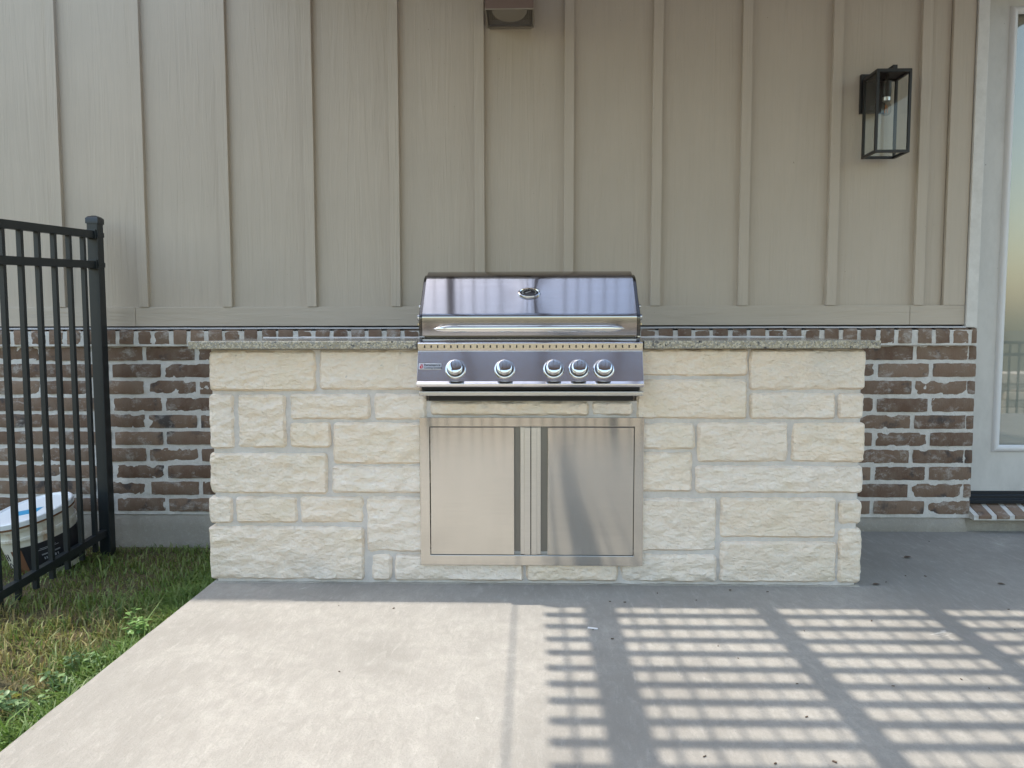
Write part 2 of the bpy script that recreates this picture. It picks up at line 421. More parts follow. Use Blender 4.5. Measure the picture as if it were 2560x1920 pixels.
def course(k, x_lo, x_hi, joint):
    z = ZR - (k+.5)*CH
    i = math.floor((x_lo - joint)/PER)
    while True:
        a = joint + i*PER; b = a + PER; i += 1
        if a >= x_hi: break
        a2 = max(a, x_lo); b2 = min(b, x_hi)
        if b2 - a2 < .035: continue
        sx = (b2-a2-.019)/BL
        if b2 == x_hi and b > x_hi: sx = (b2-a2-.0105)/BL
        put(random.choice(BV), (a2+b2)/2 + (0.004 if b > x_hi else 0), random.uniform(-.002, .003), z + random.uniform(-.0015, .0015), random.uniform(-.006, .006), sx)
for k in range(10):
    odd = k % 2 == 0      # k=0 is the first course below the rowlock
    course(k, -3.3, -1.13, (-1.8577 if odd else -1.7721))
    if odd:
        course(k, 1.13, 2.0320, 1.7861)
        put(random.choice(BHALF), 2.052, 0, ZR-(k+.5)*CH, 0, .55)
    else:
        course(k, 1.13, 2.0700, 1.8635)
# rowlock course
def rowlock_mesh(seed):
    g = G(); o = Vector((seed*9.3, 2, 1)); vs = []; fs = []; nx, nz = 4, 5; W = .0655; H = .067
    for j in range(nz+1):
        for i in range(nx+1):
            u, v = i/nx, j/nz; x = (u-.5)*W; z = v*H
            e = 1 if (i in (0, nx) or j in (0, nz)) else .3
            x += .0035*mn.noise(o+Vector((x*50, z*50, 2)))*e; z += .003*mn.noise(o+Vector((x*60, z*40, 5)))*e
            d = .0015*fbm(o+Vector((x*30, z*30, 8)), 3) + (.003 if e == 1 else 0)
            if j == nz: d += .004
            vs.append((x, d, z))
    w_ = nx+1
    for j in range(nz):
        for i in range(nx): fs.append((j*w_+i, j*w_+i+1, (j+1)*w_+i+1, (j+1)*w_+i))
    t0 = len(vs)
    for i in range(w_): x, y, z = vs[nz*w_+i]; vs.append((x*.97, .05, z+.009))
    for i in range(nx): fs.append((nz*w_+i, nz*w_+i+1, t0+i+1, t0+i))
    b0 = len(vs)
    for j in range(nz+1):
        for i in (0, nx): x, y, z = vs[j*w_+i]; vs.append((x, .055, z+(.009 if j == nz else 0)))
    for j in range(nz):
        fs.append((j*w_, (j+1)*w_, b0+(j+1)*2, b0+j*2)); fs.append((j*w_+nx, b0+j*2+1, b0+(j+1)*2+1, (j+1)*w_+nx))
    fs.append((0, b0, b0+1, nx)) if False else None
    me = bpy.data.meshes.new('brick'); me.from_pydata(vs, [], fs); me.materials.append(MAT_BRICK); me.shade_smooth(); me.set_sharp_from_angle(angle=R(40)); me.update(); return me
RL = [rowlock_mesh(s) for s in range(8)]
x = -3.25
x0r = -1.9290 - 16*.0851
i = 0
while True:
    x = x0r + i*.0851; i += 1
    if x > 2.035: break
    put(random.choice(RL), x + random.uniform(-.003, .003), -.022 + random.uniform(-.003, .002), ZR+.0055, random.uniform(-.03, .03), random.uniform(.93, 1.05))
put(RL[0], 2.044, -.022, ZR+.0055, 0, .33)
# mortar bed with uneven face
def mortar_sheet(x0, x1, z0, z1, y, amp, step=.012):
    nx = max(2, int((x1-x0)/step)); nz = max(2, int((z1-z0)/step)); vs = []; fs = []
    for j in range(nz+1):
        for i in range(nx+1):
            xx = x0+(x1-x0)*i/nx; zz = z0+(z1-z0)*j/nz
            vs.append((xx, y - amp*fbm((xx*22, zz*30, 0), 3), zz))
    for j in range(nz):
        for i in range(nx): a = j*(nx+1)+i; fs.append((a, a+1, a+nx+2, a+nx+1))
    return vs, fs
g = G(); g.add(*mortar_sheet(-3.4, 2.0655, .0665, ZR+.004, .0062, .0042, .014)); g.box(-3.4, 2.0655, .0125, .06, .0665, ZR)
vs, fs = mortar_sheet(-3.4, 2.0590, ZR-.004, .9545, -.0165, .003, .014); g.add(vs, fs)
n = 160
g.prism_x([(-.0155, .9535), (.05, .963), (.05, ZR-.004), (-.0155, ZR-.004)], -3.4, 2.0590)
obj('mortar', g, MAT_MORTAR, brick, smooth=60)

# =================================================================== DOOR
DY = .08
dr = thing('patio_door', (2.5, DY, .18), 'pale grey glazed patio door with raised moulding, right of the brick', 'door')
g = G(); x0, x1, z0, z1 = 2.045, 3.03, .181, 2.50; gx0, gx1, gz0, gz1 = 2.214, 2.86, .383, 2.425
def ring_frame(xo0, xo1, zo0, zo1, xi0, xi1, zi0, zi1, y, yb):
    g = G(); o = [(xo0, zo0), (xo1, zo0), (xo1, zo1), (xo0, zo1)]; i_ = [(xi0, zi0), (xi1, zi0), (xi1, zi1), (xi0, zi1)]
    vs = [(a, y, b) for a, b in o] + [(a, y, b) for a, b in i_] + [(a, yb, b) for a, b in o] + [(a, yb, b) for a, b in i_]; fs = []
    for q in range(4):
        q2 = (q+1) % 4; fs += [(q, q2, 4+q2, 4+q), (q2, q, 8+q, 8+q2), (4+q, 4+q2, 12+q2, 12+q)]
    return g.add(vs, fs)
obj('door_slab', ring_frame(x0, x1, z0, z1, gx0, gx1, gz0, gz1, DY, DY+.045), MAT_DPAINT, dr)
mw = .036
def mould(cx, o0, o1, z0, z1, mat, parent):
    g = G()
    prof = [(0, 0), (.004, .009), (.012, .014), (.024, .012), (.032, .006), (mw, .002)]
    def strip(p0, p1, inx, inz, m0, m1):
        vs = []; fs = []; n = len(prof)
        for (px, pz), mm in ((p0, m0), (p1, m1)):
            for d, h in prof: vs.append((px+inx*d+mm[0]*d, DY-h, pz+inz*d+mm[1]*d))
        for i in range(n-1): fs.append((i, i+1, n+i+1, n+i))
        g.add(vs, fs)
    strip((o0, z0), (o0, z1), 1, 0, (0, 1), (0, -1)); strip((o1, z0), (o1, z1), -1, 0, (0, 1), (0, -1))
    strip((o0, z0), (o1, z0), 0, 1, (1, 0), (-1, 0)); strip((o0, z1), (o1, z1), 0, -1, (1, 0), (-1, 0))
    return obj('glass_moulding', g, mat, parent, smooth=50)
mould(0, 2.2, 2.874, .369, 2.439, plain('moulding_paint', (.62, .61, .61), .4), dr)
obj('glass_pane', G().box(gx0+.01, gx1-.01, DY+.012, DY+.016, gz0+.01, gz1-.01), MAT_DPANE, dr)
kk = M('pleated_blind_cloth'); wv = kk.n('ShaderNodeTexWave'); wv.bands_direction = 'Z'; wv.inputs['Scale'].default_value = 18; kk.l(kk.pos, wv.inputs[0])
kk.base((.46, .46, .43)).rough(.8); MAT_BLIND = kk.m
obj('blind', G().box(gx0+.004, gx1-.004, DY+.032, DY+.034, gz0+.002, gz1-.002), MAT_BLIND, dr)
obj('casing', G().box(2.0085, 2.058, -.012, .10, .9655, 2.56), MAT_WHITE, dr, bevel=.002)
obj('threshold', G().prism_x([(.035, .128), (.035, .146), (.06, .1465), (.06, .163), (.075, .1635), (.075, .1795), (.14, .1795), (.14, .128)], 2.05, 3.05), plain('dark_bronze_threshold', (.012, .016, .022), .35, .3), dr, bevel=.0015)
obj('jamb', G().box(2.0595, 2.0685, .012, .079, .17, 2.51), MAT_WHITE, dr)
sill = thing('brick_sill', (2.5, 0, .07), 'sloped brick sill under the patio door threshold', 'sill')
gm = G(); gm.prism_x([(-.038, .066), (-.038, .088), (.06, .123), (.06, .066)], 2.066, 3.05); obj('mortar', gm, MAT_MORTAR, sill)
for i in range(12):
    xx = 2.117 + i*.0835
    g = G(); g.add([(xx-.029, -.044, .0735), (xx+.029, -.044, .0735), (xx+.029, -.044, .0885), (xx-.029, -.044, .0885), (xx-.029, .055, .1255), (xx+.029, .055, .1255), (xx-.029, .055, .0735), (xx+.029, .055, .0735)],
          [(0, 1, 2, 3), (3, 2, 5, 4), (0, 3, 4, 6), (1, 7, 5, 2)])
    obj('brick', g, MAT_BRICK, sill, bevel=.003)

# =================================================================== STONE ISLAND
isl = thing('grill_island', (0, -.4, 0), 'cream limestone outdoor kitchen island with a speckled granite top', 'kitchen island')
STONES = [(-1.209, .734, -.808, .886), (-.795, .739, -.405, .886), (-1.214, .515, -1.122, .721), (-1.108, .519, -.925, .721), (-.91, .626, -.607, .723), (-.591, .626, -.396, .723), (-.912, .521, -.755, .617), (-.746, .458, -.381, .615), (-1.221, .344, -.771, .499), (-.755, .348, -.382, .452), (-1.227, .229, -1.137, .332), (-1.122, .232, -.89, .333), (-.877, .233, -.637, .334), (-.624, .123, -.384, .334), (-1.23, .012, -.637, .218), (-.609, .012, -.535, .112), (-.521, .012, -.034, .113), (-.022, .013, .323, .116), (.333, .012, .69, .118), (-.38, .642, .21, .694), (.222, .643, .373, .694), (.395, .789, .792, .888), (.388, .631, .792, .778), (.8, .739, 1.221, .887), (.804, .63, 1.117, .727), (1.126, .63, 1.221, .727), (.383, .517, .602, .615), (.614, .469, .946, .617), (.96, .47, 1.226, .618), (.384, .357, .596, .506), (.608, .354, 1.226, .456), (.386, .131, .69, .333), (.702, .184, 1.129, .336), (1.141, .235, 1.225, .327), (.705, .013, 1.138, .17), (1.144, .012, 1.228, .219)]
def stone(x0, z0, x1, z1, seed):
    g = G(); nx = max(6, int((x1-x0)/.0085)); nz = max(6, int((z1-z0)/.0085)); o = Vector((seed*7.7, seed*3.3, seed*1.9))
    tx = random.uniform(-.004, .004); tz = random.uniform(-.003, .003); vs = []; fs = []
    L = x1-x0; H = z1-z0; rough = random.uniform(.7, 1.15)
    for j in range(nz+1):
        for i in range(nx+1):
            u = i/nx; v = j/nz
            x = x0+L*u; z = z0+H*v
            dx = min(u, 1-u)*L; dz = min(v, 1-v)*H
            # wobbling outline with eased corners
            wob = .0042*fbm(o+Vector((x*26, z*26, 0)), 3)
            fall = max(0, 1-min(dx, dz)/.03)
            cr = .010
            if dx < cr and dz < cr:
                q = ((cr-dx)/cr)*((cr-dz)/cr)
                x += (1 if u < .5 else -1)*q*.0045; z += (1 if v < .5 else -1)*q*.0045
            if dx < .02: x += wob*(1-dx/.02)
            if dz < .02: z += .8*.0042*fbm(o+Vector((x*26+9, z*26, 4)), 3)*(1-dz/.02)
            d = min(dx, dz)
            e = max(0, 1-d/.010); pillow = -.011*e*e
            ridge = fbm(o+Vector((x*14+z*9, z*30-x*8, 2)), 5, 2.1, .55)
            face = .0078*rough*ridge + .0045*mn.noise(o+Vector((x*5, z*7, 8)))
            step = .0028*(1 if mn.noise(o+Vector((x*17+z*11, z*20, 11))) > .16 else 0)
            y = YI - .002 + tx*(u-.5)*2 + tz*(v-.5)*2 - face*(1-.6*e) - step*(1-e) - pillow
            vs.append((x, y, z))
    W = nx+1
    for j in range(nz):
        for i in range(nx): fs.append((j*W+i, j*W+i+1, (j+1)*W+i+1, (j+1)*W+i))
    ring = [i for i in range(W)] + [j*W+nx for j in range(1, nz+1)] + [nz*W+i for i in range(nx-1, -1, -1)] + [j*W for j in range(nz-1, 0, -1)]
    b0 = len(vs); vs += [(vs[i][0], YI+.07, vs[i][2]) for i in ring]; n = len(ring)
    for q in range(n): q2 = (q+1) % n; fs.append((ring[q2], ring[q], b0+q, b0+q2))
    g.add(vs, fs); return obj('stone', g, MAT_STONE, isl, smooth=38)
for i, s in enumerate(STONES): stone(*s, i+1)
# side returns, rough blocks seen only from a step aside
for sgn, xf in ((-1, -1.2115), (1, 1.213)):
    for (a, b, z0, z1) in ((-.715, -.36, .012, .218), (-.345, -.03, .012, .218), (-.715, -.5, .232, .45), (-.485, -.03, .232, .45), (-.715, -.3, .463, .66), (-.285, -.03, .463, .66), (-.715, -.42, .675, .885), (-.405, -.03, .675, .885)):
        g = G(); n1_, n2_ = 16, 10; vs = []; fs = []
        for j in range(n2_+1):
            for i in range(n1_+1):
                yv = a+(b-a)*i/n1_; zv = z0+(z1-z0)*j/n2_; e = i in (0, n1_) or j in (0, n2_)
                vs.append((xf+sgn*((-.03 if e else .004)+.006*fbm((yv*14, zv*18, sgn*3), 4)), yv, zv))
        for j in range(n2_):
            for i in range(n1_):
                q = j*(n1_+1)+i; f = (q, q+1, q+n1_+2, q+n1_+1); fs.append(f if sgn > 0 else f[::-1])
        obj('stone', g.add(vs, fs), MAT_STONE, isl, smooth=38)
# mortar core, with the grill and door openings left open
g = G(); YM = YI+.0105
for x0, x1, z0, z1 in ((-1.203, -.405, 0, .889), (.388, 1.2065, 0, .889), (-.4049, .3879, 0, .125), (-.4049, .3879, .60, .697)):
    vs, fs = mortar_sheet(x0, x1, z0, z1, YM, .0016, .012); nx_ = max(2, int((x1-x0)/.012)); nz_ = max(2, int((z1-z0)/.012)); W = nx_+1
    ring = [i for i in range(W)] + [j*W+nx_ for j in range(1, nz_+1)] + [nz_*W+i for i in range(nx_-1, -1, -1)] + [j*W for j in range(nz_-1, 0, -1)]
    b0 = len(vs); yb = -.012 if z0 == 0 else -.3
    vs += [(vs[i][0], yb, vs[i][2]) for i in ring]; n = len(ring)
    for q in range(n): q2 = (q+1) % n; fs.append((ring[q2], ring[q], b0+q, b0+q2))
    obj('mortar', G().add(vs, fs), MAT_SMORT, isl, smooth=60)
# rough skirt of mortar at the foot
g = G(); vs = []; fs = []; n = 200
for i in range(n+1):
    xx = -1.215+2.44*i/n; q = .002+.005*abs(fbm((xx*12, 3, 3), 3)); h = .003+.006*fbm((xx*17, 8, 1), 3)
    vs += [(xx, YI-q, .0005), (xx, YI-q*.4, h*.7), (xx, YI+.02, max(.004, h))]
for i in range(n):
    for j in range(2): a = i*3+j; fs.append((a, a+3, a+4, a+1))
obj('mortar_skirt', g.add(vs, fs), MAT_FOUND, isl, smooth=60)
CT0, CT1 = .8915, .9205
g = G(); fy = -.8265
pl = [(-1.2722, fy), (-.4230, fy), (-.4230, -.30), (.4075, -.30), (.4075, fy), (1.2602, fy), (1.2602, -.028), (-1.2722, -.028)]
g.add([(x, y, CT0) for x, y in pl] + [(x, y, CT1) for x, y in pl], [tuple(range(7, -1, -1)), tuple(range(8, 16))] + [(i, (i+1) % 8, 8+(i+1) % 8, 8+i) for i in range(8)])
obj('countertop', g, MAT_GRANITE, isl, bevel=.003)
g = G(); vs = []; fs = []; n = 150
for i in range(n+1):
    xx = -1.27+2.53*i/n; h = .006+.006*max(0, fbm((xx*8, 1, 1), 4)); vs += [(xx, -.034, CT1+.0005), (xx, -.0275, CT1+h), (xx, -.012, CT1+h+.001)]
for i in range(n):
    for j in range(2): a = i*3+j; fs.append((a, a+3, a+4, a+1))
obj('backsplash_joint', g.add(vs, fs), MAT_MORTAR, isl, smooth=60)

# =================================================================== GRILL
CX = -.0105
gr = thing('gas_grill', (CX, -.6, .7), 'stainless built-in gas grill with five chrome knobs set in the island', 'grill')
def arc(cy, cz, r, a0, a1, n): return [(cy+r*math.cos(R(a0+(a1-a0)*i/n)), cz+r*math.sin(R(a0+(a1-a0)*i/n))) for i in range(n+1)]
# firebox
obj('firebox', G().box(-.402, .383, -.77, -.32, .70, .94), MAT_DARKSTEEL, gr)
obj('back_shelf', G().box(-.425, .408, -.33, -.30, .92, .965), MAT_STEEL, gr, bevel=.002)
lidp = [(-.770, .9405), (-.782, .9395), (-.7835, .945), (-.7845, 1.004)] + arc(-.7605, 1.006, .024, 180, 137, 8) + [(-.70, 1.1035)] + arc(-.5647, 1.0605, .130, 134, 82, 18) + [(-.46, 1.1925)] + arc(-.44, 1.1, .092, 85, 10, 8) + [(-.345, .945), (-.36, .9405)]
# faint hand-beaten wave near the thermometer
nX = 60; vs = []; fs = []; P = len(lidp)
for i in range(nX+1):
    xx = -.4085 + (.386+.4085)*i/nX
    for (y, z) in lidp:
        dd = 0
        if -.78 < y < -.60 and z > 1.01:
            q = math.exp(-(((xx+.0113)/.055)**2 + ((z-1.092)/.05)**2)); dd = -.0045*q
        vs.append((xx, y+dd*.7, z-dd*.7))
for i in range(nX):
    for j in range(P-1): a = i*P+j; fs.append((a, a+P, a+P+1, a+1))
g = G(); g.add(vs, fs); obj('lid', g, MAT_LID, gr, smooth=40)
endp = [(y+.002 if y < -.5 else y, z-.002) for y, z in lidp]
for x0, x1 in ((-.4215, -.4088), (.3863, .4005)):
    g = G(); g.prism_x([(y*.97-.02, z-.012 if z > 1.05 else z) for y, z in endp], x0, x1)
    obj('lid_end', g, MAT_DARKSTEEL, gr, smooth=35, bevel=.002)  # end plates coloured dark to stand in for their dark reflection
for sx, xa in ((-1, -.4215), (1, .4005)):
    g = G(); g.lathe([(0, 0), (.0125, 0), (.0125, .009), (.010, .0115), (0, .0115)], (xa, -.735, 1.008), (sx, 0, 0), 20)
    obj('hinge_pin', g, MAT_CHROME, gr, smooth=40)
    g = G(); g.lathe([(0, 0), (.007, 0), (.007, .006), (0, .006)], (xa, -.725, 1.048), (sx, 0, 0), 16)
    obj('screw_head', g, MAT_CHROME, gr, smooth=40)
    obj('hinge_stop', G().box(min(xa, xa+sx*.009), max(xa, xa+sx*.009), -.745, -.725, .978, .985), MAT_CHROME, gr)
# handle, a lens-ended bar on two studs
g = G(); hx0, hx1 = -.3607, .3377; n = 40; vs = []; fs = []; sg = 20
for i in range(n+1):
    u = i/n; xx = hx0+(hx1-hx0)*u; e = min(u, 1-u)*(hx1-hx0); rz = .0138*min(1, math.sqrt(max(1e-4, e/.055))); rz = min(rz, .0138)
    for kq in range(sg):
        t = 2*math.pi*kq/sg; vs.append((xx, -.828+.0095*math.cos(t)*min(1, rz/.0138+.1), .9655+rz*math.sin(t)))
for i in range(n):
    for kq in range(sg): a = i*sg+kq; b = i*sg+(kq+1) % sg; fs.append((a, b, b+sg, a+sg))
fs += [tuple(range(sg)), tuple(n*sg+q for q in range(sg-1, -1, -1))]
g.add(vs, fs); obj('handle', g, plain('handle_steel', (.78, .77, .74), .12, 1), gr, smooth=60)
for xx in (-.29, .268):
    g = G(); g.lathe([(.009, 0), (.009, .045)], (xx, -.825, .9655), (0, 1, 0), 16); obj('handle_stud', g, MAT_STEEL, gr, smooth=60)
# thermometer
tn = Vector((0, -.66, .751)).normalized(); to = Vector((-.0113, -.7065, 1.0935))
def oval(g):
    q = tn.cross(Vector((1, 0, 0)))
    g.v = [tuple(Vector(v) - q*((Vector(v)-to).dot(q)*.36)) for v in g.v]; return g
g = G(); g.lathe([(.036, -.012), (.0425, -.010), (.0435, .006), (.0415, .0115), (.037, .0130), (.0345, .0105)], to, tn, 48); th = obj('thermometer', oval(g), MAT_CHROME, gr, smooth=50)
g = G(); g.lathe([(0, .0108), (.0347, .0103)], to, tn, 48); obj('dial', oval(g), plain('black_dial', (.012, .012, .014), .12), th, smooth=50)
ta = Vector((1, 0, 0)); tb = tn.cross(ta)
g = G()
for kq in range(15):
    t = R(205 - kq*230/14); c_ = to + tn*.0116 + (ta*math.cos(t)+tb*math.sin(t))*.0255; rd = (ta*math.cos(t)+tb*math.sin(t)); tt = rd.cross(tn)
    g.obox(c_, rd, tt, tn, .003, .0008, .0002)
g.obox(to+tn*.0119+ta*-.004+tb*.002, (ta*.8+tb*.6).normalized(), (ta*-.6+tb*.8).normalized(), tn, .013, .0012, .0003)
obj('dial_marks', oval(g), plain('dial_white', (.45, .45, .43), .4), th)['kind'] = 'stuff'
# ledge with slots, knob panel, rolled lip
X0, X1 = -.4190, .4020
pan = [(-.775, .9335), (-.786, .9325), (-.8285, .9150), (-.8310, .9120), (-.8310, .8885), (-.8240, .8845), (-.8260, .8800), (-.8640, .7755)] + arc(-.8635, .7640, .0105, 165, 290, 8) + [(-.84, .7545), (-.775, .7545)]
g = G(); g.prism_x(pan, X0, X1); obj('control_panel', g, steel('panel_steel', (.75, .72, .73), .13, .7, .5), gr, smooth=22, bevel=.0008)
sl_ = obj('vent_slot', G().box(-.0026, .0026, -.0012, .004, -.0048, .0048), MAT_BLACKGAP, None).data
bpy.data.objects.remove(bpy.data.objects['vent_slot'])
for kq in range(33):
    o = obj('vent_slot', None, None, gr, me=sl_); o.location = Vector((-.3935 + kq*(.3765+.3935)/32, -.831, .9003)) - gr.location
nrm = Vector((0, -.939, .342)).normalized()
MAT_KREFLECT = plain('painted_dark_reflection', (.03, .03, .033), .12, .6)
for xx in (-.2788, -.0997, .0781, .1693, .2591):
    po = Vector((xx, -.8485, .8185))
    g = G(); g.lathe([(.0385, -.002), (.0372, .0035), (.034, .006), (.0305, .006), (.029, .003)], po, nrm, 40)
    kb = obj('knob', g, MAT_CHROME, gr, smooth=45)
    g = G(); g.lathe([(.0285, .0), (.0285, .012), (.0276, .0300), (.0270, .0322), (.0257, .0336), (.0215, .0347), (.016, .0355), (.010, .0360), (.005, .0362), (.0005, .0363)], po, nrm, 40)
    obj('knob_cap', g, MAT_CHROME, kb, smooth=60)
    g = G(); g.lathe([(.0295, .002), (.0292, .0175), (.0284, .0178)], po, nrm, 40); obj('knob_dark_reflection', g, MAT_KREFLECT, kb, smooth=60)  # black ring paints in the dark reflection on the knob's side
    g = G(); up_ = Vector((0, .342, .939)); g.obox(po+nrm*.0345+up_*.0205, Vector((1, 0, 0)), up_, nrm, .0011, .0022, .0009)
    obj('pointer', g, MAT_BLACKGAP, kb)
# badge
bo = Vector((-.372, -.8435, .8305))
bo.y = -.8450; ux = Vector((1, 0, 0)); uv = Vector((0, .342, .939)).normalized()
bo = Vector((-.372, 0, .8285)); bo.y = -.8260 - (.8800-.8285)*(.038/.1045) - .0012
g = G(); g.obox(bo, ux, uv, nrm, .0412, .0112, .0018); bd = obj('badge', g, plain('badge_silver', (.62, .62, .64), .3, .8), gr, bevel=.001)
def word(txt, size, cx, cv, mat, name, parent, o0, ux, uv, nrm, align='LEFT', bold=0):
    cu = bpy.data.curves.new(name, 'FONT'); cu.body = txt; cu.size = size; cu.align_x = align; cu.extrude = .0003; cu.offset = bold
    tmp = bpy.data.objects.new(name, cu); col.objects.link(tmp)
    bpy.context.view_layer.update()
    me = bpy.data.meshes.new_from_object(tmp.evaluated_get(bpy.context.evaluated_depsgraph_get()))
    bpy.data.objects.remove(tmp); bpy.data.curves.remove(cu)
    off = base_of(parent)
    for v in me.vertices: p = o0 + ux*(v.co.x+cx) + uv*(v.co.y+cv) + nrm*v.co.z; v.co = p - off
    me.materials.clear(); me.materials.append(mat)
    o = bpy.data.objects.new(name, me); col.objects.link(o); o.parent = parent; return o
MAT_INK = plain('black_print', (.02, .015, .02), .5)
bf = bo + nrm*.0021
word('Renaissance', .0124, -.0225, .0008, MAT_INK, 'lettering', bd, bf, ux, uv, nrm, bold=.00025)
word('Cooking Systems', .0094, -.0225, -.0088, MAT_INK, 'lettering', bd, bf, ux, uv, nrm, bold=.0002)
g = G(); fl = [(-.0345, -.009), (-.0285, -.008), (-.025, -.003), (-.0262, .002), (-.0285, .0045), (-.028, .009), (-.0315, .0065), (-.0345, .0085), (-.0335, .003), (-.0378, .0), (-.0382, -.005)]
g.add([bf+ux*a+uv*b for a, b in fl], [tuple(range(len(fl)))]); obj('flame_emblem', g, plain('red_enamel', (.35, .012, .03), .3), bd)
g = G(); fl2 = [(-.0325, -.0065), (-.0300, -.0055), (-.0285, -.0015), (-.0305, .0015), (-.0312, .0045), (-.0322, .001), (-.0300, -.002)]
g.add([bf+nrm*.0002+ux*a+uv*b for a, b in fl2], [tuple(range(len(fl2)))]); obj('flame_emblem', g, plain('badge_pale', (.6, .58, .58), .4), bd)
# drip tray below
obj('tray_gap_shade', G().box(-.405, .392, -.835, -.78, .741, .7545), MAT_BLACKGAP, gr)  # black fill in place of the shade between panel and tray
obj('drip_tray', G().prism_x([(-.858, .7385), (-.860, .7365), (-.860, .7235), (-.857, .7215), (-.80, .7215), (-.80, .7385)], -.4122, .4015), MAT_STEEL, gr, bevel=.001)
obj('under_tray_shade', G().box(-.385, .372, -.80, -.45, .698, .7215), MAT_BLACKGAP, gr)  # black block painting the shade in the opening under the tray
obj('rear_bracket', G().box(.412, .424, -.60, -.57, .921, .944), MAT_STEEL, gr, bevel=.002)

# =================================================================== ACCESS DOORS
ad = thing('access_doors', (-.003, YI, .077), 'stainless double access doors with recessed pulls below the grill', 'cabinet doors')
fx0, fx1, fz0, fz1 = -.4195, .4130, .0780, .6368; ix0, ix1, iz0, iz1 = -.3825, .3785, .1165, .6030
YF = YI-.0135
def mitre(xo0, xo1, zo0, zo1, xi0, xi1, zi0, zi1, y, yb):
    g = G(); o = [(xo0, zo0), (xo1, zo0), (xo1, zo1), (xo0, zo1)]; i_ = [(xi0, zi0), (xi1, zi0), (xi1, zi1), (xi0, zi1)]
    vs = [(a, y, b) for a, b in o] + [(a, y, b) for a, b in i_] + [(a, yb, b) for a, b in o] + [(a, yb, b) for a, b in i_]; fs = []
    for q in range(4):
        q2 = (q+1) % 4; fs += [(q, q2, 4+q2, 4+q), (q2, q, 8+q, 8+q2), (4+q, 4+q2, 12+q2, 12+q)]
    return g.add(vs, fs)
obj('door_frame', mitre(fx0, fx1, fz0, fz1, ix0, ix1, iz0, iz1, YF, YI+.03), MAT_DOOR, ad, bevel=.0012)
obj('cabinet_box', G().box(ix0-.01, ix1+.01, YI+.04, YI+.05, iz0-.01, iz1+.01), MAT_BLACKGAP, ad)
dz0, dz1 = .1192, .6003
# left leaf
def leaf(px0, px1, qx0, qx1, lx0, lx1, sgn):
    g = G(); yb = YI+.03
    g.box(px0, px1, YF-.001, yb, dz0, dz1)
    d = obj('door', g, MAT_DOOR, ad, bevel=.0012)
    # pull: recessed channel and folded lip
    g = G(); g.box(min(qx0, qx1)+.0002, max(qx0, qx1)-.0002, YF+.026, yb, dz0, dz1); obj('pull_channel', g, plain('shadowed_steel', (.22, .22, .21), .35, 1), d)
    a, b = (lx0, lx1)
    g = G(); mid = a + (b-a)*(.40 if sgn < 0 else .58)
    pf = [(a, YF+.004), (mid, YF+.004), (mid, YF-.002), (b, YF-.002), (b, yb), (a, yb)] if sgn < 0 else [(a, YF-.002), (mid, YF-.002), (mid, YF+.004), (b, YF+.004), (b, yb), (a, yb)]
    g.add([(x, y, dz0) for x, y in pf] + [(x, y, dz1) for x, y in pf], [(5, 4, 3, 2, 1, 0), (6, 7, 8, 9, 10, 11)] + [(i, (i+1) % 6, 6+(i+1) % 6, 6+i) for i in range(6)])
    obj('pull_lip', g, steel('lip_steel', (.66, .64, .61), .3, .3), d, bevel=.001)
    return d
leaf(-.3797, -.0668, -.0666, -.0442, -.0440, -.0064, -1)
leaf(.0572, .3760, .0323, .0570, -.0036, .0321, 1)

# =================================================================== WALL LANTERN
LZ0, LZ1 = 1.7335, 2.0905; LX0, LX1 = 1.5035, 1.6555; LYB = -.0107; LYF = LYB-.142
ln = thing('wall_lantern', (1.58, YS, 1.94), 'black box wall lantern with clear panes and a bare bulb', 'wall lamp')
t_ = .0115
obj('backplate', G().box(1.4985, 1.612, YS-.018, YS-.001, 1.9425, 2.117), MAT_LAMP, ln, bevel=.0015)
for xx in (LX0, LX1-t_):
    for yy in (LYF, LYB-t_): obj('cage_post', G().box(xx, xx+t_, yy, yy+t_, LZ0, LZ1), MAT_LAMP, ln, bevel=.0008)
for zz in (LZ0, LZ1-t_):
    for yy in (LYF, LYB-t_): obj('cage_bar', G().box(LX0+t_, LX1-t_, yy, yy+t_, zz, zz+t_), MAT_LAMP, ln)
    for xx in (LX0, LX1-t_): obj('cage_bar', G().box(xx, xx+t_, LYF+t_, LYB-t_, zz, zz+t_), MAT_LAMP, ln)
obj('roof_plate', G().box(LX0+.001, LX1-.001, LYF+.001, LYB-.001, LZ1-.004, LZ1+.002), MAT_LAMP, ln)
obj('arm', G().box(1.5835, 1.6035, -.126, YS-.015, LZ1+.0025, LZ1+.0265), MAT_LAMP, ln, bevel=.001)
g = G(); e = .005
g.box(LX0+t_, LX1-t_, LYF+e, LYF+e+.002, LZ0+t_, LZ1-t_)
obj('pane', g, MAT_PANE, ln)
for xx in (LX0+e, LX1-e-.002): obj('pane', G().box(xx, xx+.002, LYF+t_, LYB-t_, LZ0+t_, LZ1-t_), MAT_PANE, ln)
obj('pane', G().box(LX0+t_, LX1-t_, LYB-e-.002, LYB-e, LZ0+t_, LZ1-t_), MAT_PANE, ln)
bx, by = 1.5785, -.082
g = G(); g.lathe([(.008, .10), (.008, .075), (.0185, .07), (.0195, .02), (.017, .0)], (bx, by, 1.9885), (0, 0, 1), 24); obj('socket', g, MAT_LAMP, ln, smooth=50)
g = G(); g.lathe([(0, .018), (.0165, .0175), (.0165, .002), (.0145, 0), (0, 0)], (bx, by, 1.971), (0, 0, 1), 24); obj('bulb_collar', g, plain('bulb_metal', (.62, .62, .62), .3, 1), ln, smooth=40)
